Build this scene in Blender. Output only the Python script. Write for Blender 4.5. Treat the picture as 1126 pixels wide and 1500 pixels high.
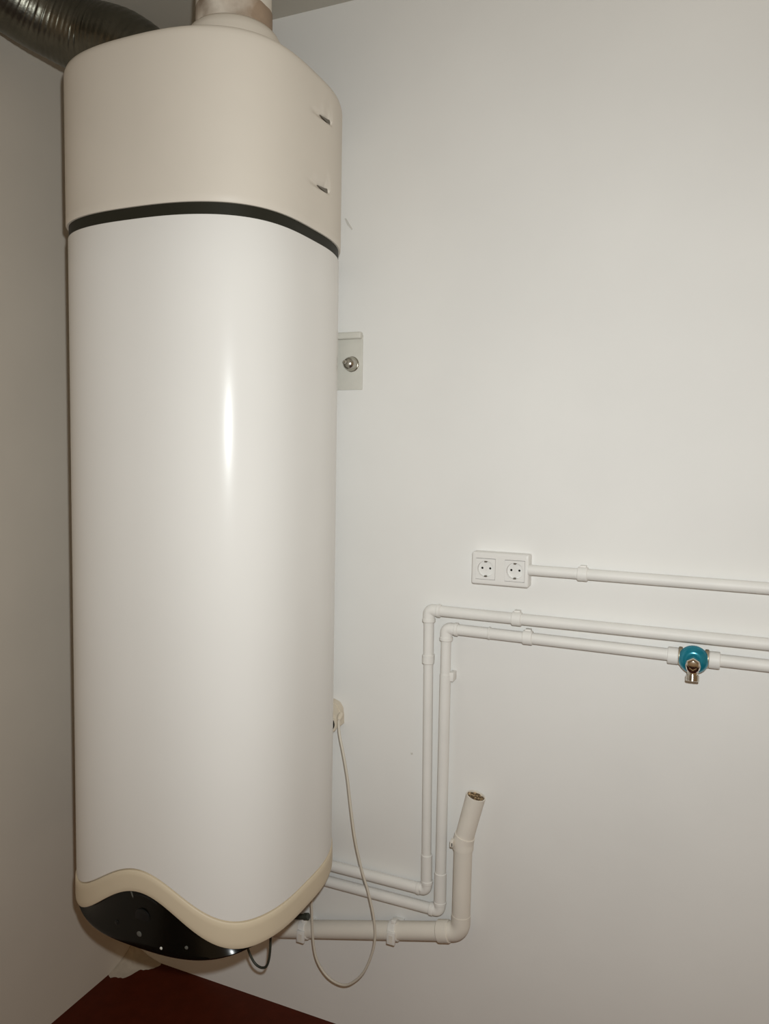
import bpy, bmesh, math
from mathutils import Vector, Matrix, noise

# ------------------------------------------------------------------ scene, camera, light
scn = bpy.context.scene
for o in list(bpy.data.objects):
    bpy.data.objects.remove(o, do_unlink=True)
COL = scn.collection
PI = math.pi

CAM = Vector((0.0, -1.75, 1.543))
YAW, PITCH, ROLL, FPX = math.radians(23.1), math.radians(4.3), math.radians(1.0), 1110.0
_r = Vector((math.cos(YAW), math.sin(YAW), 0)); _f = Vector((-math.sin(YAW), math.cos(YAW), 0)); _u = Vector((0, 0, 1))
FWD = _f * math.cos(PITCH) - _u * math.sin(PITCH)
_u2 = _u * math.cos(PITCH) + _f * math.sin(PITCH)
RIGHT = _r * math.cos(ROLL) + _u2 * math.sin(ROLL)
UP = _u2 * math.cos(ROLL) - _r * math.sin(ROLL)
ROT = Matrix((RIGHT, UP, -FWD)).transposed()
cd = bpy.data.cameras.new('camera'); cam = bpy.data.objects.new('camera', cd); COL.objects.link(cam)
cd.sensor_fit = 'VERTICAL'; cd.sensor_height = 24.0; cd.lens = 24.0 * FPX / 1500.0; cd.clip_start = 0.01
cam.matrix_world = Matrix.Translation(CAM) @ ROT.to_4x4()
scn.camera = cam

world = bpy.data.worlds.new('world'); scn.world = world; world.use_nodes = True
bg = world.node_tree.nodes['Background']
bg.inputs['Color'].default_value = (1.0, 0.64, 0.32, 1); bg.inputs['Strength'].default_value = 0.27

# the flash of the phone, beside the lens
ld = bpy.data.lights.new('camera_flash', 'AREA'); ld.shape = 'DISK'; ld.size = 0.035; ld.energy = 17.5
ld.color = (0.95, 1.0, 1.0); ld.spread = math.radians(170)
flash = bpy.data.objects.new('camera_flash', ld); COL.objects.link(flash)
AIM = (Vector((-0.36, 0.0, 1.34)) - CAM).to_track_quat('-Z', 'Y').to_matrix().to_4x4()
flash.matrix_world = Matrix.Translation(CAM + RIGHT * 0.038 + UP * 0.095) @ AIM

vs = scn.view_settings
vs.view_transform = 'Standard'; vs.look = 'None'; vs.gamma = 1.0; vs.use_curve_mapping = False; vs.exposure = 0.0

# ------------------------------------------------------------------ materials
def mat(name, col, rough=0.5, metal=0.0, var=0.04, vscale=8.0, bump=0.0, bscale=60.0, coat=0.0, spec=0.5, second=None, sscale=3.0, slo=0.5, shi=0.7):
    m = bpy.data.materials.new(name); m.use_nodes = True
    nt = m.node_tree; b = nt.nodes['Principled BSDF']
    b.inputs['Roughness'].default_value = rough; b.inputs['Metallic'].default_value = metal
    b.inputs['Specular IOR Level'].default_value = spec
    b.inputs['Coat Weight'].default_value = coat; b.inputs['Coat Roughness'].default_value = 0.12
    tc = nt.nodes.new('ShaderNodeTexCoord')
    n = nt.nodes.new('ShaderNodeTexNoise'); n.inputs['Scale'].default_value = vscale; n.inputs['Detail'].default_value = 5
    nt.links.new(tc.outputs['Object'], n.inputs['Vector'])
    mr = nt.nodes.new('ShaderNodeMapRange'); mr.inputs['From Min'].default_value = 0.3; mr.inputs['From Max'].default_value = 0.7
    mr.inputs['To Min'].default_value = 1 - var; mr.inputs['To Max'].default_value = 1 + var
    nt.links.new(n.outputs['Fac'], mr.inputs['Value'])
    base = nt.nodes.new('ShaderNodeRGB'); base.outputs[0].default_value = (*col, 1)
    src = base.outputs[0]
    if second:
        n2 = nt.nodes.new('ShaderNodeTexNoise'); n2.inputs['Scale'].default_value = sscale; n2.inputs['Detail'].default_value = 6
        nt.links.new(tc.outputs['Object'], n2.inputs['Vector'])
        m2 = nt.nodes.new('ShaderNodeMapRange'); m2.inputs['From Min'].default_value = slo; m2.inputs['From Max'].default_value = shi
        nt.links.new(n2.outputs['Fac'], m2.inputs['Value'])
        mx = nt.nodes.new('ShaderNodeMix'); mx.data_type = 'RGBA'
        nt.links.new(m2.outputs['Result'], mx.inputs['Factor'])
        nt.links.new(src, mx.inputs[6]); mx.inputs[7].default_value = (*second, 1)
        src = mx.outputs[2]
    vm = nt.nodes.new('ShaderNodeVectorMath'); vm.operation = 'SCALE'
    nt.links.new(src, vm.inputs[0]); nt.links.new(mr.outputs['Result'], vm.inputs['Scale'])
    nt.links.new(vm.outputs[0], b.inputs['Base Color'])
    if bump:
        nb = nt.nodes.new('ShaderNodeTexNoise'); nb.inputs['Scale'].default_value = bscale; nb.inputs['Detail'].default_value = 6
        nt.links.new(tc.outputs['Object'], nb.inputs['Vector'])
        bp = nt.nodes.new('ShaderNodeBump'); bp.inputs['Strength'].default_value = bump; bp.inputs['Distance'].default_value = 0.004
        nt.links.new(nb.outputs['Fac'], bp.inputs['Height']); nt.links.new(bp.outputs['Normal'], b.inputs['Normal'])
    return m

M = {}
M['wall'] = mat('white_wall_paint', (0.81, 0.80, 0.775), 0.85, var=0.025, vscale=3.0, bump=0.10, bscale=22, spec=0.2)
M['wall_left'] = mat('shade_toned_wall_paint', (0.63, 0.575, 0.50), 0.9, var=0.03, vscale=3.0, bump=0.10, bscale=22, spec=0.15)  # white wall paint darkened and warmed: the side wall's shade is in the colour
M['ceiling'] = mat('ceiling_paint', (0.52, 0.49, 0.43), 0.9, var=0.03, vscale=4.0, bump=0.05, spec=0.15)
M['floor'] = mat('red_floor', (0.075, 0.011, 0.003), 0.6, var=0.10, vscale=30, bump=0.1, bscale=80, spec=0.15)
M['plaster'] = mat('rough_plaster', (0.50, 0.44, 0.36), 0.95, var=0.12, vscale=25, bump=0.5, bscale=50, spec=0.1)
M['enamel'] = mat('white_enamel', (0.83, 0.815, 0.785), 0.25, var=0.012, vscale=4, coat=0.0, spec=0.2)
M['hood'] = mat('cream_plastic', (0.72, 0.665, 0.585), 0.5, var=0.025, vscale=5, spec=0.35)
M['skirt'] = mat('yellowed_plastic', (0.72, 0.62, 0.46), 0.45, var=0.02, vscale=6, spec=0.35)
M['band'] = mat('black_strip', (0.022, 0.021, 0.014), 0.55, var=0.05, spec=0.2)
M['gloss_black'] = mat('gloss_black_panel', (0.004, 0.004, 0.003), 0.2, var=0.02, spec=0.35)
M['panel_grey'] = mat('panel_dark_grey', (0.014, 0.014, 0.013), 0.4, var=0.05, spec=0.3)
M['panel_light'] = mat('panel_light_grey', (0.14, 0.14, 0.125), 0.4, var=0.05)
M['led'] = mat('panel_white_dot', (0.85, 0.85, 0.80), 0.3, var=0.02)
M['pipe'] = mat('painted_pipe', (0.815, 0.80, 0.765), 0.5, var=0.03, vscale=10, bump=0.03, bscale=90, spec=0.35)
M['drain'] = mat('painted_drain', (0.78, 0.735, 0.66), 0.55, var=0.04, vscale=9, bump=0.05, bscale=70, spec=0.3)
M['grime'] = mat('brown_grime', (0.11, 0.065, 0.03), 0.9, var=0.5, vscale=160, bump=0.8, bscale=300, second=(0.42, 0.30, 0.17), sscale=170, slo=0.45, shi=0.6)
M['flue'] = mat('flue_plastic', (0.70, 0.65, 0.57), 0.5, var=0.03, vscale=6, spec=0.35)
M['tape'] = mat('stained_sealant', (0.30, 0.22, 0.155), 0.8, var=0.2, vscale=18, bump=0.4, bscale=40, second=(0.66, 0.60, 0.52), sscale=6, slo=0.52, shi=0.66)
M['foil'] = mat('aluminium_foil', (0.145, 0.14, 0.115), 0.34, 1.0, var=0.15, vscale=25, bump=0.25, bscale=60)
M['socket'] = mat('socket_plastic', (0.80, 0.785, 0.755), 0.35, var=0.01, vscale=10)
M['insert'] = mat('socket_insert', (0.81, 0.80, 0.775), 0.3, var=0.01, vscale=10)
M['dark'] = mat('dark_hole', (0.012, 0.010, 0.008), 0.8, var=0.1, spec=0.1)
M['clipmetal'] = mat('earth_clip', (0.20, 0.18, 0.15), 0.4, 0.8, var=0.1)
M['chrome'] = mat('chrome', (0.62, 0.58, 0.52), 0.16, 1.0, var=0.05, vscale=30)
M['steel'] = mat('zinc_steel', (0.50, 0.48, 0.43), 0.26, 1.0, var=0.12, vscale=60)
M['teal'] = mat('teal_metal', (0.008, 0.22, 0.31), 0.22, 0.35, var=0.05, vscale=40, coat=0.5)
M['bracket'] = mat('bracket_paint', (0.63, 0.615, 0.555), 0.5, var=0.03, vscale=30)
M['cord'] = mat('white_cord', (0.66, 0.61, 0.52), 0.5, var=0.03)
M['wire'] = mat('dark_green_wire', (0.040, 0.044, 0.032), 0.5, var=0.05)
M['brass'] = mat('dull_brass', (0.50, 0.42, 0.30), 0.4, 0.7, var=0.2, vscale=80)
M['old'] = mat('aged_plastic', (0.70, 0.62, 0.50), 0.5, var=0.03)
M['scuff'] = mat('grey_scuff', (0.62, 0.60, 0.56), 0.9, var=0.1)

# ------------------------------------------------------------------ helpers
def tag(o, label=None, cat=None, group=None, kind=None):
    if label: o['label'] = label
    if cat: o['category'] = cat
    if group: o['group'] = group
    if kind: o['kind'] = kind
    return o

def thing(name, label, cat, loc, group=None):
    o = bpy.data.objects.new(name, None); COL.objects.link(o); o.location = loc; o.empty_display_size = 0.05
    return tag(o, label, cat, group)

def world_loc(p):
    v = Vector((0, 0, 0))
    while p is not None:
        v += p.location; p = p.parent
    return v

def obj(name, bm, m, parent=None, smooth=True, origin=None, angle=40):
    """mesh given in world coordinates -> one object whose origin is at its middle"""
    bmesh.ops.recalc_face_normals(bm, faces=bm.faces)
    cs = [v.co for v in bm.verts]
    if origin is None:
        lo = Vector((min(c.x for c in cs), min(c.y for c in cs), min(c.z for c in cs)))
        hi = Vector((max(c.x for c in cs), max(c.y for c in cs), max(c.z for c in cs)))
        origin = (lo + hi) / 2
    origin = Vector(origin)
    for v in bm.verts: v.co -= origin
    me = bpy.data.meshes.new(name)
    if smooth:
        for f in bm.faces: f.smooth = True
        ca = math.radians(angle)
        for e in bm.edges:
            if len(e.link_faces) == 2 and e.calc_face_angle(0) > ca: e.smooth = False
    bm.to_mesh(me); bm.free()
    me.materials.append(M[m])
    o = bpy.data.objects.new(name, me); COL.objects.link(o)
    if parent is not None:
        o.parent = parent; o.location = origin - world_loc(parent)
    else:
        o.location = origin
    return o

def box(x0, x1, y0, y1, z0, z1, bev=0.0, seg=2):
    bm = bmesh.new(); bmesh.ops.create_cube(bm, size=1)
    for v in bm.verts:
        v.co = Vector(((x0 + x1) / 2 + v.co.x * (x1 - x0), (y0 + y1) / 2 + v.co.y * (y1 - y0), (z0 + z1) / 2 + v.co.z * (z1 - z0)))
    if bev: bmesh.ops.bevel(bm, geom=bm.edges[:], offset=bev, segments=seg, profile=0.5, affect='EDGES')
    return bm

def sweep(path, rad, seg=24, cap=True, bm=None):
    bm = bm or bmesh.new()
    P = [Vector(p) for p in path]; n = len(P)
    R = rad if isinstance(rad, (list, tuple)) else [rad] * n
    T = []
    for i in range(n):
        a = P[max(0, i - 1)]; b = P[min(n - 1, i + 1)]
        d = (b - a)
        T.append(d.normalized() if d.length > 1e-9 else (T[-1] if T else Vector((0, 0, 1))))
    ref = Vector((0, 0, 1)) if abs(T[0].z) < 0.9 else Vector((0, 1, 0))
    N = (ref - T[0] * ref.dot(T[0])).normalized()
    rings = []
    for i in range(n):
        N = (N - T[i] * N.dot(T[i])).normalized(); B = T[i].cross(N)
        rings.append([bm.verts.new(P[i] + (N * math.cos(2 * PI * k / seg) + B * math.sin(2 * PI * k / seg)) * R[i]) for k in range(seg)])
    for i in range(n - 1):
        for k in range(seg):
            bm.faces.new((rings[i][k], rings[i][(k + 1) % seg], rings[i + 1][(k + 1) % seg], rings[i + 1][k]))
    if cap:
        bm.faces.new(rings[0]); bm.faces.new(rings[-1])
    return bm

def lathe(base, axis, prof, seg=32, bm=None):
    """prof: (distance along axis, radius) pairs; steps are allowed"""
    bm = bm or bmesh.new(); base = Vector(base); A = Vector(axis).normalized()
    ref = Vector((0, 0, 1)) if abs(A.z) < 0.9 else Vector((1, 0, 0))
    N = (ref - A * ref.dot(A)).normalized(); B = A.cross(N); prev = None
    for i, (d, r) in enumerate(prof):
        if r < 1e-6:
            ring = [bm.verts.new(base + A * d)]
        else:
            ring = [bm.verts.new(base + A * d + (N * math.cos(2 * PI * k / seg) + B * math.sin(2 * PI * k / seg)) * r) for k in range(seg)]
        if prev:
            for k in range(seg):
                a = prev[k % len(prev)]; b = prev[(k + 1) % len(prev)]; c = ring[(k + 1) % len(ring)]; d2 = ring[k % len(ring)]
                vsx = []
                for v in (a, b, c, d2):
                    if v not in vsx: vsx.append(v)
                if len(vsx) > 2: bm.faces.new(vsx)
        elif len(ring) > 1:
            bm.faces.new(ring)
        prev = ring
    if len(prev) > 1: bm.faces.new(prev)
    return bm

def catmull(pts, sub=8):
    P = [Vector(p) for p in pts]; P = [P[0] * 2 - P[1]] + P + [P[-1] * 2 - P[-2]]; out = []
    for i in range(1, len(P) - 2):
        for k in range(sub):
            t = k / sub; a, b, c, d = P[i - 1], P[i], P[i + 1], P[i + 2]
            out.append(0.5 * ((2 * b) + (c - a) * t + (2 * a - 5 * b + 4 * c - d) * t * t + (3 * b - a - 3 * c + d) * t ** 3))
    out.append(P[-2]); return out

def arc_bend(p0, c, p1, R, n=8):
    """points of a round bend at corner c coming from p0 going to p1"""
    c = Vector(c); a = (Vector(p0) - c).normalized(); b = (Vector(p1) - c).normalized()
    ang = a.angle(b); tl = R / math.tan(ang / 2); s = c + a * tl; e = c + b * tl
    mid = (a + b).normalized(); cen = c + mid * (R / math.sin(ang / 2))
    u = (s - cen).normalized(); w = (e - cen).normalized(); tot = u.angle(w)
    out = []
    for i in range(n + 1):
        t = i / n
        out.append(cen + (u * math.sin((1 - t) * tot) + w * math.sin(t * tot)) / math.sin(tot) * R)
    return out

def sleeve(p0, p1, r, lip=0.0012):
    p0 = Vector(p0); p1 = Vector(p1); L = (p1 - p0).length
    return lathe(p0, p1 - p0, [(0, r - 0.002), (0, r - lip), (lip, r), (L - lip, r), (L, r - lip), (L, r - 0.002)], 24)

# ------------------------------------------------------------------ the room
XL, CEIL, XR, YF = -1.561, 2.652, 2.3, -3.2
def plane_grid(fn, nu, nv):
    bm = bmesh.new(); g = [[bm.verts.new(fn(i / nu, j / nv)) for j in range(nv + 1)] for i in range(nu + 1)]
    for i in range(nu):
        for j in range(nv): bm.faces.new((g[i][j], g[i + 1][j], g[i + 1][j + 1], g[i][j + 1]))
    return bm
def slab(name, x0, x1, y0, y1, z0, z1, m):
    return tag(obj(name, box(x0, x1, y0, y1, z0, z1), m, smooth=False, origin=((x0 + x1) / 2, (y0 + y1) / 2, z0)), kind='structure')
wall_back = slab('wall_back', XL - 0.12, XR, 0.0, 0.12, 0, CEIL, 'wall')
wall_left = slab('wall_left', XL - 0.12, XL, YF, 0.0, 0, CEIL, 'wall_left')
floor = slab('floor', XL - 0.12, XR, YF, 0.12, -0.08, 0.0, 'floor')
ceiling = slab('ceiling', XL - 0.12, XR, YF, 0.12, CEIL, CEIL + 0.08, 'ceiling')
for o, l in ((wall_back, 'white plastered wall carrying the heater and pipes'), (wall_left, 'side wall to the left of the heater, shade put into its colour'),
             (floor, 'dark red floor'), (ceiling, 'plain ceiling above the heater')): o['label'] = l

# rough plaster fillet where the two walls meet the floor
bm = bmesh.new(); rings = []
for j in range(7):
    t = j / 6; row = []
    for i in range(25):
        u = i / 24; ang = u * PI / 2
        rad = 0.098 + 0.012 * math.sin(u * 9 + 1) + 0.008 * noise.noise(Vector((u * 14, 3.1, 0)))
        if u > 0.9: rad += 0.012
        k = (1 - t) ** 1.5
        row.append(bm.verts.new((XL + 0.0005 + math.cos(ang) * rad * k, -0.0005 - math.sin(ang) * rad * k, 0.045 * t ** 1.3 + 0.003 * noise.noise(Vector((u * 8, t * 5, 1))) * (1 - t) * t * 4)))
    rings.append(row)
for j in range(6):
    for i in range(24):
        bm.faces.new((rings[j][i], rings[j][i + 1], rings[j + 1][i + 1], rings[j + 1][i]))
bmesh.ops.remove_doubles(bm, verts=bm.verts, dist=1e-5)
tag(obj('trim_1', bm, 'plaster'), 'rough plaster fillet in the floor corner under the heater', kind='structure')

# little scuffs in the wall paint
def chip(name, pts, m, th=0.0012):
    bm = bmesh.new(); a = [bm.verts.new((x, 0.0, z)) for x, z in pts]; b = [bm.verts.new((x, -th, z)) for x, z in pts]
    bm.faces.new(b); n = len(pts)
    for i in range(n): bm.faces.new((a[i], a[(i + 1) % n], b[(i + 1) % n], b[i]))
    return obj(name, bm, m, wall_back, smooth=False)
chip('scuff', [(-0.869, 2.133), (-0.864, 2.132), (-0.856, 2.119), (-0.846, 2.104), (-0.849, 2.103), (-0.861, 2.116)], 'scuff')
chip('scuff', [(-0.663, 0.792), (-0.658, 0.793), (-0.656, 0.789), (-0.661, 0.787)], 'scuff')

# ------------------------------------------------------------------ the water heater
XC, YC, HA, HB, EP, EQ, BP = -1.0535, -0.285, 0.2685, 0.278, 2.6, 3.7, 2.3
YBACK = -0.035
NS = 200
def section(off, n=NS):
    a, b = HA + off, HB + off; pts = []
    for i in range(2400):
        t = 2 * PI * i / 2400; c, s = math.cos(t), math.sin(t)
        ep, eq = (EP, EQ) if s < 0 else (BP, BP)
        x = a * math.copysign(abs(c) ** (2 / ep), c); y = b * math.copysign(abs(s) ** (2 / eq), s)
        pts.append(Vector((XC + x, min(YC + y, YBACK - (0.0 if off > -0.001 else -off * 0.5)), 0)))
    L = [0.0]
    for i in range(2400): L.append(L[-1] + (pts[(i + 1) % 2400] - pts[i]).length)
    out = []; j = 0
    for k in range(n):
        tgt = L[-1] * k / n
        while L[j + 1] < tgt: j += 1
        u = (tgt - L[j]) / max(1e-9, L[j + 1] - L[j])
        out.append(pts[j].lerp(pts[(j + 1) % 2400], u))
    return out
_sec = {}
def sec(off):
    k = round(off, 5)
    if k not in _sec: _sec[k] = section(off)
    return _sec[k]
def bump(x, y, c=-1.04, hw=0.225):
    if y > YC: return 0.0
    d = abs(x - c) / hw
    return 0.5 * (1 + math.cos(PI * d)) if d < 1 else 0.0
def seam_z(p): return 0.588 + 0.092 * bump(p.x, p.y)
def wave_z(p): return 0.531 + 0.102 * bump(p.x, p.y)
def shell(rows, cap_top=None, cap_bot=None):
    """rows: list of (offset, z or function) from top to bottom"""
    bm = bmesh.new(); R = []
    for off, z in rows:
        R.append([bm.verts.new((p.x, p.y, z(p) if callable(z) else z)) for p in sec(off)])
    for i in range(len(R) - 1):
        for k in range(NS):
            bm.faces.new((R[i][k], R[i][(k + 1) % NS], R[i + 1][(k + 1) % NS], R[i + 1][k]))
    if cap_top: bm.faces.new(R[0])
    if cap_bot: bm.faces.new(R[-1])
    return bm

heater = thing('water_heater', 'tall white water heater with a black belt and wavy cream foot', 'water heater', (XC, YC, 0.508))
zs = [1.9895] + [1.9 - 0.1 * i for i in range(12)]
rows = [(-0.012, 1.9895), (-0.001, 1.9895), (0, 1.987)] + [(0, z) for z in zs[1:]] + [(0, lambda p: seam_z(p) + 0.003), (-0.003, lambda p: seam_z(p)), (-0.010, lambda p: seam_z(p) - 0.002)]
obj('tank_body', shell(rows, cap_top=True), 'enamel', heater)
obj('accent_band', shell([(-0.010, 2.0125), (-0.0015, 2.0125), (-0.0015, 1.989), (-0.010, 1.989)], True, True), 'band', heater)

# upper hood: two tapered grip grooves pressed into its right flank
hz = [2.333, 2.3325, 2.331, 2.328, 2.322, 2.315]
ho = [-0.013, -0.007, -0.003, 0.0008, 0.0028, 0.0035]
body_rows = []
z = 2.30
while z > 2.02:
    body_rows.append(round(z, 4)); z -= 0.0025 if (2.235 < z < 2.27 or 2.09 < z < 2.125) else 0.02
rows = list(zip(ho, hz)) + [(0.0035, z) for z in body_rows] + [(0.0035, 2.0145), (0.002, 2.012), (-0.004, 2.0118), (-0.012, 2.0118)]
bm = shell(rows, cap_top=True)
GROOVES = ((2.2465, 2.2555, -0.342, -0.246), (2.1025, 2.1095, -0.350, -0.253))
# extra edge loops for the grooves
for v in bm.verts:
    if v.co.x > XC + 0.2:
        for zl, zr, ya, yb in GROOVES:
            t = (v.co.y - ya) / (yb - ya)
            if -0.02 < t < 1.04:
                zc = zl + (zr - zl) * t; dz = abs(v.co.z - zc)
                v.co.x -= 0.013 * max(0.0, min(1.0, t)) ** 1.1 * max(0.0, 1 - (dz / 0.0070) ** 2)
hood = obj('top_hood', bm, 'hood', heater, angle=50)
for zl, zr, ya, yb in GROOVES:
    bm = bmesh.new()
    pts = [(yb - 0.046, -0.0022), (yb - 0.012, 0.0026), (yb - 0.001, 0.0050), (yb + 0.003, 0.0020), (yb + 0.002, -0.0045), (yb - 0.004, -0.0055), (yb - 0.018, -0.0040)]
    lo = [bm.verts.new((-0.795, y, zr + d)) for y, d in pts]; hi = [bm.verts.new((-0.7860 + (0.0 if y > yb - 0.02 else 0.001), y, zr + d)) for y, d in pts]
    bm.faces.new(hi)
    for i in range(len(pts)): bm.faces.new((lo[i], lo[(i + 1) % len(pts)], hi[(i + 1) % len(pts)], hi[i]))
    tag(obj('vent_slot', bm, 'clipmetal', hood, smooth=False), 'dark slot at the end of a grip groove')

rows = [(-0.008, lambda p: seam_z(p) - 0.0005), (0.0005, lambda p: seam_z(p) - 0.0005), (0.002, lambda p: seam_z(p) - 0.0025)]
for t in (0.25, 0.5, 0.75):
    rows.append((0.0024, lambda p, t=t: seam_z(p) * (1 - t) + wave_z(p) * t))
rows += [(0.0020, lambda p: wave_z(p) + 0.006), (0.0005, lambda p: wave_z(p) + 0.0015), (-0.003, wave_z), (-0.010, lambda p: wave_z(p) + 0.001), (-0.014, lambda p: wave_z(p) + 0.012)]
bm = shell(rows)
inner = [bm.verts.new((p.x, p.y, 0.552)) for p in sec(-0.014)]
bm.faces.new(inner)
obj('bottom_skirt', bm, 'skirt', heater)

# gloss black control panel filling the wave
def zlow(p):
    d = (p.x + 1.04) / 0.236
    return 0.531 - 0.024 * max(0.0, 1 - d ** 4)
idx = [i for i, p in enumerate(sec(0.0)) if p.y < YC - 0.1 and abs(p.x + 1.04) < 0.232]
idx.sort(key=lambda i: sec(0.0)[i].x)
bm = bmesh.new(); R = []
prow = [(-0.012, lambda p: wave_z(p) + 0.010)] + [(-0.012 + 0.010 * t, lambda p, t=t: (wave_z(p) + 0.004) * (1 - t) + (zlow(p) + 0.006) * t) for t in (0.1, 0.3, 0.5, 0.7, 0.9, 1.0)]
prow += [(-0.0035, lambda p: zlow(p) + 0.0025), (-0.007, zlow), (-0.03, lambda p: zlow(p) - 0.001), (-0.10, lambda p: zlow(p) + 0.012), (-0.10, lambda p: 0.60)]
for off, fn in prow:
    R.append([bm.verts.new((sec(off)[i].x, sec(off)[i].y, fn(sec(0.0)[i]))) for i in idx])
for i in range(len(R) - 1):
    for k in range(len(idx) - 1): bm.faces.new((R[i][k], R[i][k + 1], R[i + 1][k + 1], R[i + 1][k]))
panel = obj('control_panel', bm, 'gloss_black', heater)

def on_panel(x, z):
    """a point on the panel face and its outward normal"""
    p = min(sec(0.0), key=lambda q: abs(q.x - x) + (10 if q.y > YC else 0))
    t = max(0.0, min(1.0, (wave_z(p) + 0.004 - z) / max(1e-6, wave_z(p) - zlow(p) - 0.002)))
    off = -0.012 + 0.010 * t
    q = [s for s in sec(off) if s.y < YC]; q.sort(key=lambda s: abs(s.x - x))
    a, b = sorted(q[:2], key=lambda s: s.x); u = (x - a.x) / max(1e-6, b.x - a.x)
    tg = (b - a).normalized()
    return Vector((x, a.y + (b.y - a.y) * u, z)), Vector((tg.y, -tg.x, -0.12)).normalized()
def disc(name, x, z, r, m, h=0.0012, label=None):
    c, n = on_panel(x, z)
    return tag(obj(name, lathe(c - n * 0.002, n, [(0, r), (0.002 + h * 0.6, r), (0.002 + h, r * 0.8), (0.002 + h, 0)], 24), m, panel), label)
disc('dial', -1.040, 0.576, 0.019, 'panel_grey', label='dark grey round dial')
disc('push_button', -1.046, 0.540, 0.0060, 'panel_light', label='pale push button')
disc('push_button', -1.108, 0.547, 0.0055, 'panel_grey', label='dark push button')
disc('indicator_light', -0.990, 0.5245, 0.0030, 'led', label='small white indicator light')
disc('indicator_light', -0.934, 0.5355, 0.0036, 'panel_light', label='small grey indicator light')
def strip(pts, w, m, name, label):
    bm = bmesh.new(); top = []; bot = []; tb = []; bb = []
    for (x, z), ww in zip(pts, w):
        c, n = on_panel(x, z)
        for lst, dz, dn in ((top, ww, 0.0009), (bot, -ww, 0.0009), (tb, ww, -0.002), (bb, -ww, -0.002)):
            lst.append(bm.verts.new(c + n * dn + Vector((0, 0, dz))))
    for i in range(len(pts) - 1):
        bm.faces.new((top[i], top[i + 1], bot[i + 1], bot[i])); bm.faces.new((tb[i], tb[i + 1], top[i + 1], top[i])); bm.faces.new((bb[i], bb[i + 1], bot[i + 1], bot[i]))
    tag(obj(name, bm, m, panel, smooth=False), label)
strip([(-1.074, 0.6225), (-1.070, 0.6175), (-1.066, 0.6115)], [0.0014, 0.0035, 0.0012], 'panel_light', 'painted_glint', 'small pale glint painted on the panel')  # highlight on the gloss panel, put in as a pale strip
strip([(-1.058, 0.6200), (-1.045, 0.6215), (-1.030, 0.6205), (-1.015, 0.6165), (-1.004, 0.6115)], [0.0009, 0.0015, 0.0018, 0.0020, 0.0012], 'panel_grey', 'arc_strip', 'curved dark grey strip along the panel edge')  # thin dark grey arc following the panel's upper edge

# ------------------------------------------------------------------ flue and duct on top
FX, FY, FR = -0.926, -0.40, 0.0755
flue = thing('flue_pipe', 'off-white vertical flue pipe rising from the heater top to the ceiling', 'flue pipe', (FX, FY, 2.333))
obj('pipe', lathe((FX, FY, 2.335), (0, 0, 1), [(0, FR), (CEIL - 2.335, FR)], 48), 'flue', flue)
prof = [(0.0, 0.106), (0.006, 0.106), (0.010, 0.103), (0.014, 0.101), (0.030, 0.098), (0.044, 0.090), (0.051, 0.083), (0.052, 0.0765), (0.052, FR - 0.001)]
obj('collar', lathe((FX, FY, 2.3335), (0, 0, 1), prof, 48), 'hood', flue)
bm = bmesh.new(); seg = 64; R = []
for j, (zz, rr) in enumerate([(2.380, 0.0), (2.384, 0.0022), (2.41, 0.0024), (2.425, 0.0022), (2.430, 0.0)]):
    row = []
    for k in range(seg):
        a = 2 * PI * k / seg; w = noise.noise(Vector((math.cos(a) * 2.5, math.sin(a) * 2.5, j * 0.1)))
        row.append(bm.verts.new((FX + math.cos(a) * (FR - 0.001 + rr + 0.0012 * w), FY + math.sin(a) * (FR - 0.001 + rr + 0.0012 * w), zz + (0.007 * w if j > 2 else 0))))
    R.append(row)
for j in range(4):
    for k in range(seg): bm.faces.new((R[j][k], R[j][(k + 1) % seg], R[j + 1][(k + 1) % seg], R[j + 1][k]))
tag(obj('sealant_ring', bm, 'tape', flue), 'brown stained sealant ring')

DUCT = catmull([(-1.170, -0.345, 2.334), (-1.170, -0.345, 2.352), (-1.181, -0.349, 2.386), (-1.232, -0.370, 2.430), (-1.325, -0.40, 2.463), (-1.405, -0.475, 2.502), (-1.452, -0.60, 2.545), (-1.462, -0.75, 2.56), (-1.462, -0.95, 2.562), (-1.462, -1.25, 2.562), (-1.462, -1.55, 2.562)], 6)
# resample evenly for the ribs
fine = []; acc = 0; step = 0.0032
for a, b in zip(DUCT, DUCT[1:]):
    L = (b - a).length; t = (step - acc) if fine else 0
    while t <= L:
        fine.append(a.lerp(b, t / L)); t += step
    acc = (acc + L) % step if fine else 0
duct = thing('foil_duct', 'dark ribbed aluminium air duct bending from the heater top along the ceiling', 'duct', (-1.170, -0.345, 2.333))
rr = [0.0775 + 0.00035 * math.cos(2 * PI * i / 4.0) + 0.0010 * noise.noise(p * 30) for i, p in enumerate(fine)]
obj('hose', sweep(fine, rr, 40), 'foil', duct, angle=80)
obj('clamp_ring', lathe((-1.170, -0.345, 2.3335), (0, 0, 1), [(0, 0.077), (0, 0.081), (0.018, 0.081), (0.018, 0.077)], 48), 'hood', duct)

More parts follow.
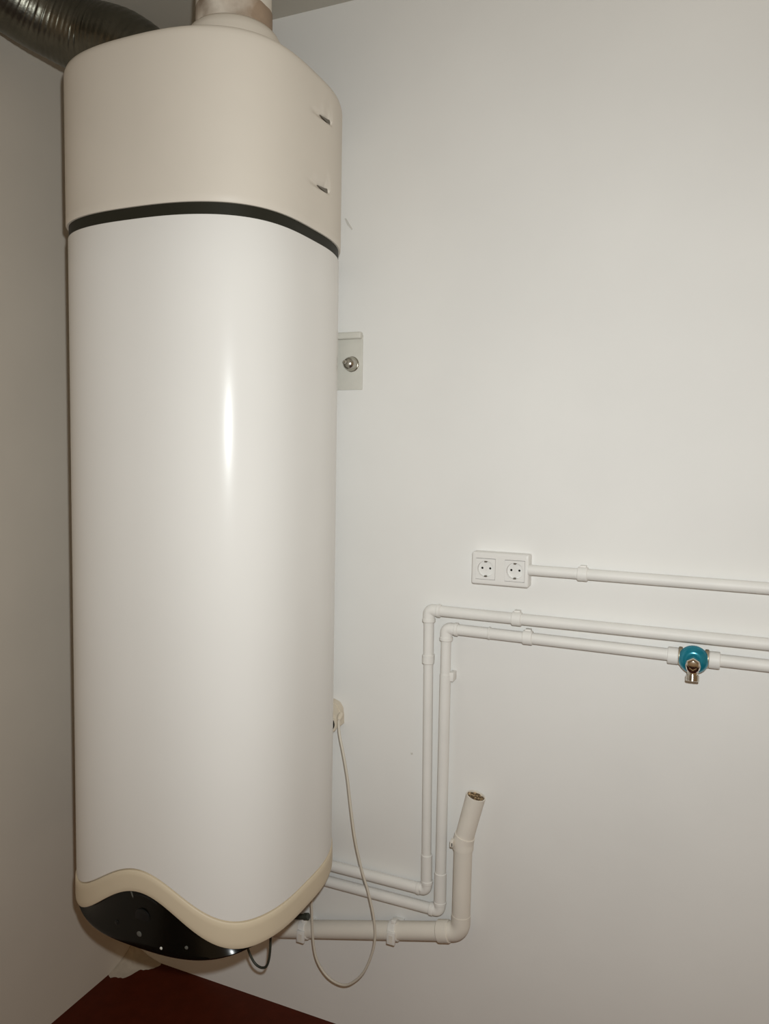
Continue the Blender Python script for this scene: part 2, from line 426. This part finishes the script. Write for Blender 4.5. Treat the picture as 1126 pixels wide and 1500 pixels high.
# ------------------------------------------------------------------ wall pipes
PY = -0.024
def clip_parts(parent, c, axis, r, foot=True):
    c = Vector(c); A = Vector(axis)
    cl = obj('pipe_clip', sleeve(c - A * 0.011, c + A * 0.011, r + 0.0035), 'pipe', parent)
    if foot:
        e = 0.009
        b = box(c.x - e, c.x + e, c.y + r * 0.5, 0.0, c.z - e, c.z + e, 0.001)
        obj('clip_foot', b, 'pipe', cl, smooth=False)
        if abs(A.x) > 0.5:
            obj('clip_nub', box(c.x - 0.007, c.x + 0.007, c.y - 0.004, c.y + 0.012, c.z + r + 0.001, c.z + r + 0.0065, 0.0015), 'pipe', cl)
    return cl
def elbow(parent, a, c, b, r, R=0.010, ext=0.014, mat_='pipe'):
    pts = arc_bend(a, c, b, R); c = Vector(c)
    da = (Vector(a) - c).normalized(); db = (Vector(b) - c).normalized()
    path = [pts[0] + da * ext] + pts + [pts[-1] + db * ext]
    e = obj('elbow', sweep(path, r, 24), mat_, parent)
    for p, d in ((pts[0], da), (pts[-1], db)):
        obj('socket_rim', sleeve(p + d * (ext - 0.003), p + d * (ext + 0.006), r + 0.0016), mat_, e)
    return e
def run(parent, a, b, r, m='pipe', name='pipe_run'):
    return obj(name, sweep([a, b], r, 24), m, parent)

# conduit to the double socket
cz = 1.2845
conduit = thing('cable_conduit', 'white conduit leaving the right side of the double socket', 'conduit', (-0.366, PY, cz))
run(conduit, (-0.372, PY, cz), (-0.255, PY, cz), 0.0122)
run(conduit, (-0.255, PY, cz), (XR - 0.05, PY, cz - 0.004), 0.0126)
clip_parts(conduit, (-0.250, PY, cz), (1, 0, 0), 0.0126)
for x in (0.75, 1.7): clip_parts(conduit, (x, PY, cz), (1, 0, 0), 0.0126)

RH, RV = 0.0132, 0.0118
# upper water line
z1, x1 = 1.168, -0.613
p1 = thing('water_pipe', 'upper of two white water pipes, with the outer corner left of the other', 'pipe', (x1, PY, z1), 'white water pipes on the wall')
run(p1, (x1 + 0.02, PY, z1), (XR - 0.05, PY, z1), RH)
elbow(p1, (0, PY, z1), (x1, PY, z1), (x1 + 0.001, PY, 0), 0.0146)
run(p1, (x1, PY, z1 - 0.02), (x1 + 0.001, PY, 1.05), 0.0126)
run(p1, (x1 + 0.001, PY, 1.055), (-0.605, PY, 0.48), RV)
clip_parts(p1, (-0.396, PY, z1), (1, 0, 0), RH)
for x in (0.75, 1.7): clip_parts(p1, (x, PY, z1), (1, 0, 0), RH)
clip_parts(p1, (x1 + 0.0005, PY, 1.046), (0, 0, 1), 0.0115)
obj('coupling', sleeve((-0.6050, PY, 0.550), (-0.604, PY, 0.475), 0.0138), 'pipe', p1)
elbow(p1, (-0.604, PY, 0.7), (-0.603, PY, 0.457), (-1.0, PY, 0.457), 0.0135, R=0.012, ext=0.008)
run(p1, (-0.615, PY, 0.457), (-0.95, PY, 0.457), 0.0135)
elbow(p1, (-0.7, PY, 0.457), (-0.965, PY, 0.457), (-0.965, -0.15, 0.457), 0.0138, R=0.012, ext=0.008)
run(p1, (-0.965, PY - 0.01, 0.457), (-0.965, -0.20, 0.457), 0.0125)
obj('riser', sweep(arc_bend((-0.965, -0.1, 0.457), (-0.965, -0.215, 0.457), (-0.965, -0.215, 0.8), 0.02) + [Vector((-0.965, -0.215, 0.548))], 0.0125, 20), 'pipe', p1)

# lower water line
z2, x2 = 1.127, -0.5675
p2 = thing('water_pipe', 'lower of two white water pipes, nested inside the other and carrying the teal tap', 'pipe', (x2, PY, z2), 'white water pipes on the wall')
run(p2, (x2 + 0.02, PY, z2), (-0.030, PY, 1.1235), RH)
run(p2, (0.005, PY, 1.1235), (XR - 0.05, PY, 1.120), RH)
elbow(p2, (0, PY, z2), (x2, PY, z2), (x2, PY, 0), 0.0146)
run(p2, (x2, PY, z2 - 0.02), (x2, PY, 1.01), 0.0122)
obj('coupling', sleeve((-0.463, PY, z2), (-0.458, PY, z2), 0.0150), 'pipe', p2)
clip_parts(p2, (-0.369, PY, 1.1265), (1, 0, 0), RH)
for x in (0.75, 1.7): clip_parts(p2, (x, PY, 1.122), (1, 0, 0), RH)
run(p2, (x2, PY, 1.014), (-0.5675, PY, 0.43), 0.0134)
obj('clip_nub', box(x2 + 0.010, x2 + 0.021, PY - 0.004, 0.0, 0.998, 1.020, 0.0015), 'pipe', p2)
obj('coupling', sleeve((-0.5675, PY, 0.512), (-0.5675, PY, 0.430), 0.0150), 'pipe', p2)
elbow(p2, (-0.5675, PY, 0.7), (-0.5675, PY, 0.412), (-1.0, PY, 0.412), 0.0145, R=0.012, ext=0.008)
run(p2, (-0.58, PY, 0.412), (-1.13, PY, 0.412), 0.0135)
elbow(p2, (-0.7, PY, 0.412), (-1.145, PY, 0.412), (-1.145, -0.15, 0.412), 0.0138, R=0.012, ext=0.008)
run(p2, (-1.145, PY - 0.01, 0.412), (-1.145, -0.20, 0.412), 0.0125)
obj('riser', sweep(arc_bend((-1.145, -0.1, 0.412), (-1.145, -0.215, 0.412), (-1.145, -0.215, 0.8), 0.02) + [Vector((-1.145, -0.215, 0.548))], 0.0125, 20), 'pipe', p2)
# threaded tee that holds the tap
TX, TZ = -0.0125, 1.1225
tee = obj('tee_fitting', sleeve((TX - 0.052, PY, TZ), (TX + 0.052, PY, TZ), 0.0155), 'pipe', p2)
for s in (-1, 1):
    obj('tee_collar', sleeve((TX + s * 0.030, PY, TZ), (TX + s * 0.052, PY, TZ), 0.0182), 'pipe', tee)
    obj('tee_nut', sleeve((TX + s * 0.022, PY - 0.003, TZ + 0.002), (TX + s * 0.030, PY - 0.003, TZ + 0.002), 0.0195), 'brass', tee)

# ------------------------------------------------------------------ drain pipe
DY = -0.040
drain = thing('drain_pipe', 'thick white waste pipe turning up to an open angled end', 'drain pipe', (-0.508, DY, 0.385))
DC = Vector((-0.5075, DY, 0.3845)); DL = Vector((-1.14, DY, 0.2205)); DT = Vector((-0.5065, DY, 0.614))
dr = 0.0222
ddir = (DL - DC).normalized()
run(drain, DC + ddir * 0.04, DL, dr, 'drain')
eb = arc_bend(DL, DC, DT, 0.030, 12)
e = obj('elbow', sweep([eb[0] + ddir * 0.03] + eb + [eb[-1] + Vector((0, 0, 0.02))], 0.0232, 32), 'drain', drain)
obj('socket_rim', sleeve(eb[0] + ddir * 0.006, eb[0] + ddir * 0.036, 0.0265, 0.002), 'drain', e)
run(drain, eb[-1], DT, dr, 'drain')
SD = (Vector((-0.4775, DY - 0.002, 0.734)) - DT).normalized()
ang = arc_bend(DT - Vector((0, 0, 0.1)), DT, DT + SD * 0.1, 0.06, 6)
obj('upper_bend', sweep([ang[0] - Vector((0, 0, 0.012))] + ang + [ang[-1] + SD * 0.008], 0.0250, 32), 'drain', drain)
s0 = ang[-1]; L = 0.116
st = lathe(s0, SD, [(0, 0.0225), (L - 0.02, 0.0232), (L, 0.0238), (L, 0.0212), (L - 0.014, 0.0205)], 36)
stub = obj('open_end', st, 'drain', drain)
bm = bmesh.new(); bmesh.ops.create_grid(bm, x_segments=12, y_segments=12, size=0.0148)
q = SD.to_track_quat('Z', 'X').to_matrix()
for v in bm.verts:
    x, y = v.co.x / 0.0148, v.co.y / 0.0148
    dx, dy = x * math.sqrt(max(0, 1 - y * y / 2)), y * math.sqrt(max(0, 1 - x * x / 2))
    zz = L - 0.0035 + 0.0035 * noise.noise(Vector((dx * 4, dy * 4, 0)))
    v.co = s0 + q @ Vector((dx * 0.0214, dy * 0.0214, zz))
tag(obj('debris_plug', bm, 'grime', stub, smooth=False), 'brown crusted dirt in the open end')
obj('lug', box(-0.532, -0.524, DY - 0.028, DY - 0.012, 0.606, 0.622, 0.0015), 'drain', drain)
obj('lug_hole', box(-0.5275, -0.5255, DY - 0.0288, DY - 0.026, 0.609, 0.617), 'dark', drain, smooth=False)

def drain_clip(x, label):
    t = (x - DC.x) / ddir.x; c = DC + ddir * t
    k = thing('pipe_clamp', label, 'clamp', (c.x, 0, c.z))
    obj('strap', sleeve(c - ddir * 0.010, c + ddir * 0.010, dr + 0.003), 'pipe', k)
    obj('foot', box(c.x - 0.012, c.x + 0.012, -0.022, 0.0, c.z - 0.012, c.z + 0.012, 0.001), 'pipe', k)
    lt = obj('latch', box(c.x - 0.011, c.x + 0.011, c.y - dr - 0.006, c.y - dr + 0.002, c.z - 0.022, c.z + 0.010, 0.0015), 'pipe', k)
    obj('latch_slot', box(c.x - 0.005, c.x + 0.005, c.y - dr - 0.0066, c.y - dr - 0.004, c.z - 0.017, c.z + 0.002), 'drain', lt, smooth=False)
    obj('nub', box(c.x - 0.006, c.x + 0.006, c.y - 0.012, c.y + 0.004, c.z + dr, c.z + dr + 0.010, 0.0015), 'pipe', k)
drain_clip(-0.681, 'white clamp holding the waste pipe in open view')
drain_clip(-0.939, 'white clamp on the waste pipe close under the heater')

# dark rubber hose ending on the waste pipe
hs = thing('rubber_hose', 'short dark rubber hose lying along the waste pipe under the heater', 'hose', (-1.02, -0.05, 0.31))
obj('tube', sweep(catmull([(-1.06, -0.20, 0.548), (-1.06, -0.19, 0.42), (-1.045, -0.12, 0.34), (-1.00, -0.065, 0.310), (-0.955, -0.055, 0.312), (-0.925, -0.055, 0.3195)], 6), 0.0075, 16), 'wire', hs)
obj('end_ring', sleeve((-0.935, -0.055, 0.317), (-0.921, -0.055, 0.3207), 0.0092), 'wire', hs)

# ------------------------------------------------------------------ teal tap
tap = thing('stop_tap', 'chrome tap with a shiny teal collar on the lower water pipe', 'tap', (TX, PY, TZ))
obj('rosette', lathe((TX, -0.038, TZ), (0, -1, 0), [(0, 0.018), (0, 0.029), (0.003, 0.0305), (0.007, 0.0295), (0.012, 0.0255), (0.016, 0.0195), (0.0175, 0.0135), (0.016, 0.010)], 40), 'teal', tap)
obj('valve_body', lathe((TX, -0.040, TZ), (0, -1, 0), [(0, 0.010), (0.020, 0.0115), (0.026, 0.0135), (0.030, 0.0140), (0.044, 0.0140), (0.047, 0.0125), (0.047, 0.0100), (0.050, 0.0090), (0.052, 0.0)], 6), 'chrome', tap, angle=20)
NZ = TZ - 0.003
nose = obj('spindle_nut', lathe((TX, -0.058, NZ), (0, -1, -0.1), [(0, 0.0130), (0.006, 0.0150), (0.020, 0.0152), (0.025, 0.0140), (0.029, 0.0118), (0.030, 0.0075), (0.027, 0.0065)], 12), 'chrome', tap, angle=25)
obj('keyhole', lathe((TX, -0.0855, NZ - 0.0027), (0, -1, -0.1), [(0, 0.0068), (0.0012, 0.0068), (0.0012, 0.0)], 16), 'dark', nose)
sp = obj('spout', lathe((TX, -0.070, TZ - 0.008), (0.0, -0.25, -1), [(0, 0.0115), (0.010, 0.0115), (0.013, 0.0102), (0.016, 0.0102), (0.017, 0.0128), (0.029, 0.0130), (0.030, 0.0118), (0.030, 0.0085), (0.018, 0.0080)], 28), 'chrome', tap)
for k in range(4):
    c = Vector((TX, -0.070, TZ - 0.008)) + Vector((0.0, -0.25, -1)).normalized() * (0.0185 + 0.0026 * k)
    obj('thread_ring', lathe(c, (0.0, -0.25, -1), [(0, 0.0126), (0.0007, 0.0138), (0.0014, 0.0126)], 28), 'chrome', sp)

# ------------------------------------------------------------------ double socket
sk = thing('double_socket', 'white surface-mounted double power socket on the wall', 'socket', (-0.438, 0, 1.281))
def frame_housing():
    h = 0.0237; xs = [-0.507, -0.473 - h, -0.473 + h, -0.4035 - h, -0.4035 + h, -0.3705]; zs_ = [1.2425, 1.28 - h * 1.06, 1.28 + h * 1.06, 1.3195]
    bm = bmesh.new(); yf, yh = -0.0305, -0.018
    V = [[bm.verts.new((x, yf, z)) for z in zs_] for x in xs]
    for i in range(5):
        for j in range(3):
            c = (V[i][j], V[i + 1][j], V[i + 1][j + 1], V[i][j + 1])
            if j == 1 and i in (1, 3):
                d = [bm.verts.new((v.co.x, yh, v.co.z)) for v in c]
                for k in range(4): bm.faces.new((c[k], c[(k + 1) % 4], d[(k + 1) % 4], d[k]))
                bm.faces.new(d)
            else: bm.faces.new(c)
    ring = [V[i][0] for i in range(6)] + [V[5][j] for j in (1, 2)] + [V[i][3] for i in range(5, -1, -1)] + [V[0][j] for j in (2, 1)]
    back = [bm.verts.new((v.co.x, 0.0, v.co.z)) for v in ring]
    for k in range(len(ring)): bm.faces.new((ring[k], ring[(k + 1) % len(ring)], back[(k + 1) % len(ring)], back[k]))
    bm.faces.new(back)
    bmesh.ops.recalc_face_normals(bm, faces=bm.faces)
    rs = set(ring); cs = {V[0][0], V[5][0], V[0][3], V[5][3]}; ed = []
    for e in bm.edges:
        a, b = e.verts
        if a in rs and b in rs and (abs(a.co.x - b.co.x) < 1e-6 and abs(a.co.x - xs[0]) < 1e-6 or abs(a.co.x - b.co.x) < 1e-6 and abs(a.co.x - xs[5]) < 1e-6 or abs(a.co.z - b.co.z) < 1e-6 and (abs(a.co.z - zs_[0]) < 1e-6 or abs(a.co.z - zs_[3]) < 1e-6)): ed.append(e)
        elif (a in cs or b in cs) and abs(a.co.y - b.co.y) > 0.02: ed.append(e)
    bmesh.ops.bevel(bm, geom=ed, offset=0.005, segments=4, profile=0.5, affect='EDGES')
    return bm
obj('housing', frame_housing(), 'socket', sk, angle=60)
def schuko(cx, cz_):
    h = 0.0233; yf = -0.0315; n = 48; r = 0.0192
    bm = bmesh.new(); outer = []; inner = []; fl = []; back = []
    for k in range(n):
        a = 2 * PI * k / n; c, s = math.cos(a), math.sin(a); m_ = max(abs(c), abs(s)); rr_ = 1 / m_
        outer.append(bm.verts.new((cx + c * h * rr_, yf, cz_ + s * h * rr_ * 1.04)))
        back.append(bm.verts.new((cx + c * h * rr_ * 1.01, -0.0185, cz_ + s * h * rr_ * 1.05)))
        inner.append(bm.verts.new((cx + c * r, yf, cz_ + s * r)))
        fl.append(bm.verts.new((cx + c * r * 0.95, yf + 0.0085, cz_ + s * r * 0.95)))
    for k in range(n):
        j = (k + 1) % n
        bm.faces.new((outer[k], outer[j], inner[j], inner[k])); bm.faces.new((inner[k], inner[j], fl[j], fl[k])); bm.faces.new((back[k], back[j], outer[j], outer[k]))
    bm.faces.new(fl)
    ins = obj('socket_insert', bm, 'insert', sk, angle=30)
    yb = yf + 0.0085
    for s in (-1, 1):
        obj('pin_hole', lathe((cx + s * 0.0095, yb + 0.001, cz_ + 0.001), (0, -1, 0), [(0, 0.0026), (0.0012, 0.0026), (0.0012, 0)], 16), 'dark', ins)
        obj('earth_clip', box(cx - 0.0028, cx + 0.0028, yf - 0.0002, yb, cz_ + s * 0.0176 - 0.0018, cz_ + s * 0.0176 + 0.0018, 0.0005, 1), 'clipmetal', ins)
    obj('centre_rib', box(cx - 0.0012, cx + 0.0012, yb - 0.0012, yb + 0.001, cz_ - 0.004, cz_ + 0.005, 0.0003, 1), 'insert', ins)
# the frame opening is closed by the two inserts
schuko(-0.473, 1.28); schuko(-0.4035, 1.28)

# ------------------------------------------------------------------ heater bracket with bolt
br = thing('wall_bracket', 'pale metal hanging bracket with a domed bolt, beside the heater', 'bracket', (-0.86, 0, 1.77))
obj('plate', box(-0.915, -0.8125, -0.004, 0.0, 1.706, 1.842, 0.0012), 'bracket', br)
obj('lip', box(-0.915, -0.8130, -0.016, 0.0, 1.832, 1.849, 0.004, 3), 'bracket', br)
bx, bz = -0.841, 1.770
w = obj('washer', lathe((bx, -0.003, bz), (0, -1, 0), [(0, 0.0195), (0.003, 0.0195), (0.004, 0.0185), (0.004, 0)], 36), 'steel', br)
bt = obj('bolt', lathe((bx, -0.006, bz), (0.0, -1, 0), [(0, 0.0175), (0.004, 0.0178), (0.010, 0.0172), (0.017, 0.0150), (0.022, 0.0115), (0.025, 0.007), (0.026, 0.0)], 36), 'steel', br)
obj('bolt_tip', lathe((bx - 0.004, -0.028, bz + 0.002), (-0.15, -1, 0.05), [(0, 0.0045), (0.010, 0.0045), (0.012, 0.003), (0.012, 0)], 20), 'steel', br)

# ------------------------------------------------------------------ outlet behind the heater and its cord
ou = thing('wall_outlet', 'small cream power outlet half hidden behind the heater', 'outlet', (-0.885, 0, 0.87))
bm = bmesh.new()
prof = [(-0.925, 0.902), (-0.882, 0.902), (-0.863, 0.896), (-0.853, 0.882), (-0.851, 0.860), (-0.850, 0.838), (-0.925, 0.836)]
A = [bm.verts.new((x, 0.0, z)) for x, z in prof]; B = [bm.verts.new((x, -0.026, z)) for x, z in prof]
bm.faces.new(A); bm.faces.new(B)
for i in range(len(prof)): bm.faces.new((A[i], A[(i + 1) % len(prof)], B[(i + 1) % len(prof)], B[i]))
bmesh.ops.bevel(bm, geom=bm.edges[:], offset=0.002, segments=2, affect='EDGES')
obj('housing', bm, 'old', ou)
pd = Vector((0, -1, 0))
obj('socket_ring', lathe((-0.884, -0.024, 0.842), pd, [(0, 0.0260), (0.004, 0.0260), (0.006, 0.0245), (0.006, 0.020), (0.001, 0.019)], 36), 'old', ou)
obj('socket_well', lathe((-0.884, -0.025, 0.842), pd, [(0, 0.0195), (0.0045, 0.0195), (0.004, 0)], 36), 'dark', ou)

cb = thing('power_cord', 'thin white power cord hanging in a long loop under the heater', 'cord', (-0.82, -0.06, 0.83))
CP = [(-0.8445, -0.038, 0.866), (-0.8425, -0.050, 0.858), (-0.8330, -0.062, 0.830), (-0.8175, -0.072, 0.790), (-0.8020, -0.078, 0.732), (-0.791, -0.08, 0.662), (-0.777, -0.08, 0.576), (-0.757, -0.08, 0.500), (-0.737, -0.08, 0.443),
      (-0.721, -0.08, 0.376), (-0.720, -0.08, 0.313), (-0.743, -0.08, 0.243), (-0.773, -0.08, 0.202), (-0.806, -0.08, 0.182), (-0.849, -0.08, 0.191), (-0.882, -0.08, 0.229), (-0.895, -0.08, 0.291), (-0.897, -0.085, 0.383), (-0.900, -0.10, 0.47), (-0.905, -0.12, 0.548)]
obj('cord', sweep(catmull(CP, 6), 0.0032, 12), 'cord', cb)
pl = obj('plug', lathe((-0.8475, -0.026, 0.872), Vector((0.12, -1, -0.45)), [(0, 0.0065), (0.008, 0.0075), (0.016, 0.006), (0.022, 0.0040), (0.022, 0)], 20), 'old', cb)

wl = thing('wire_loop', 'dark green wire dangling in a small loop below the heater', 'wire', (-0.95, -0.25, 0.50))
obj('wire', sweep(catmull([(-1.000, -0.25, 0.548), (-0.998, -0.25, 0.44), (-0.986, -0.25, 0.350), (-0.968, -0.25, 0.310), (-0.948, -0.25, 0.298), (-0.930, -0.25, 0.305), (-0.921, -0.25, 0.332), (-0.918, -0.25, 0.378), (-0.918, -0.25, 0.46), (-0.925, -0.25, 0.548)], 6), 0.0030, 12), 'wire', wl)
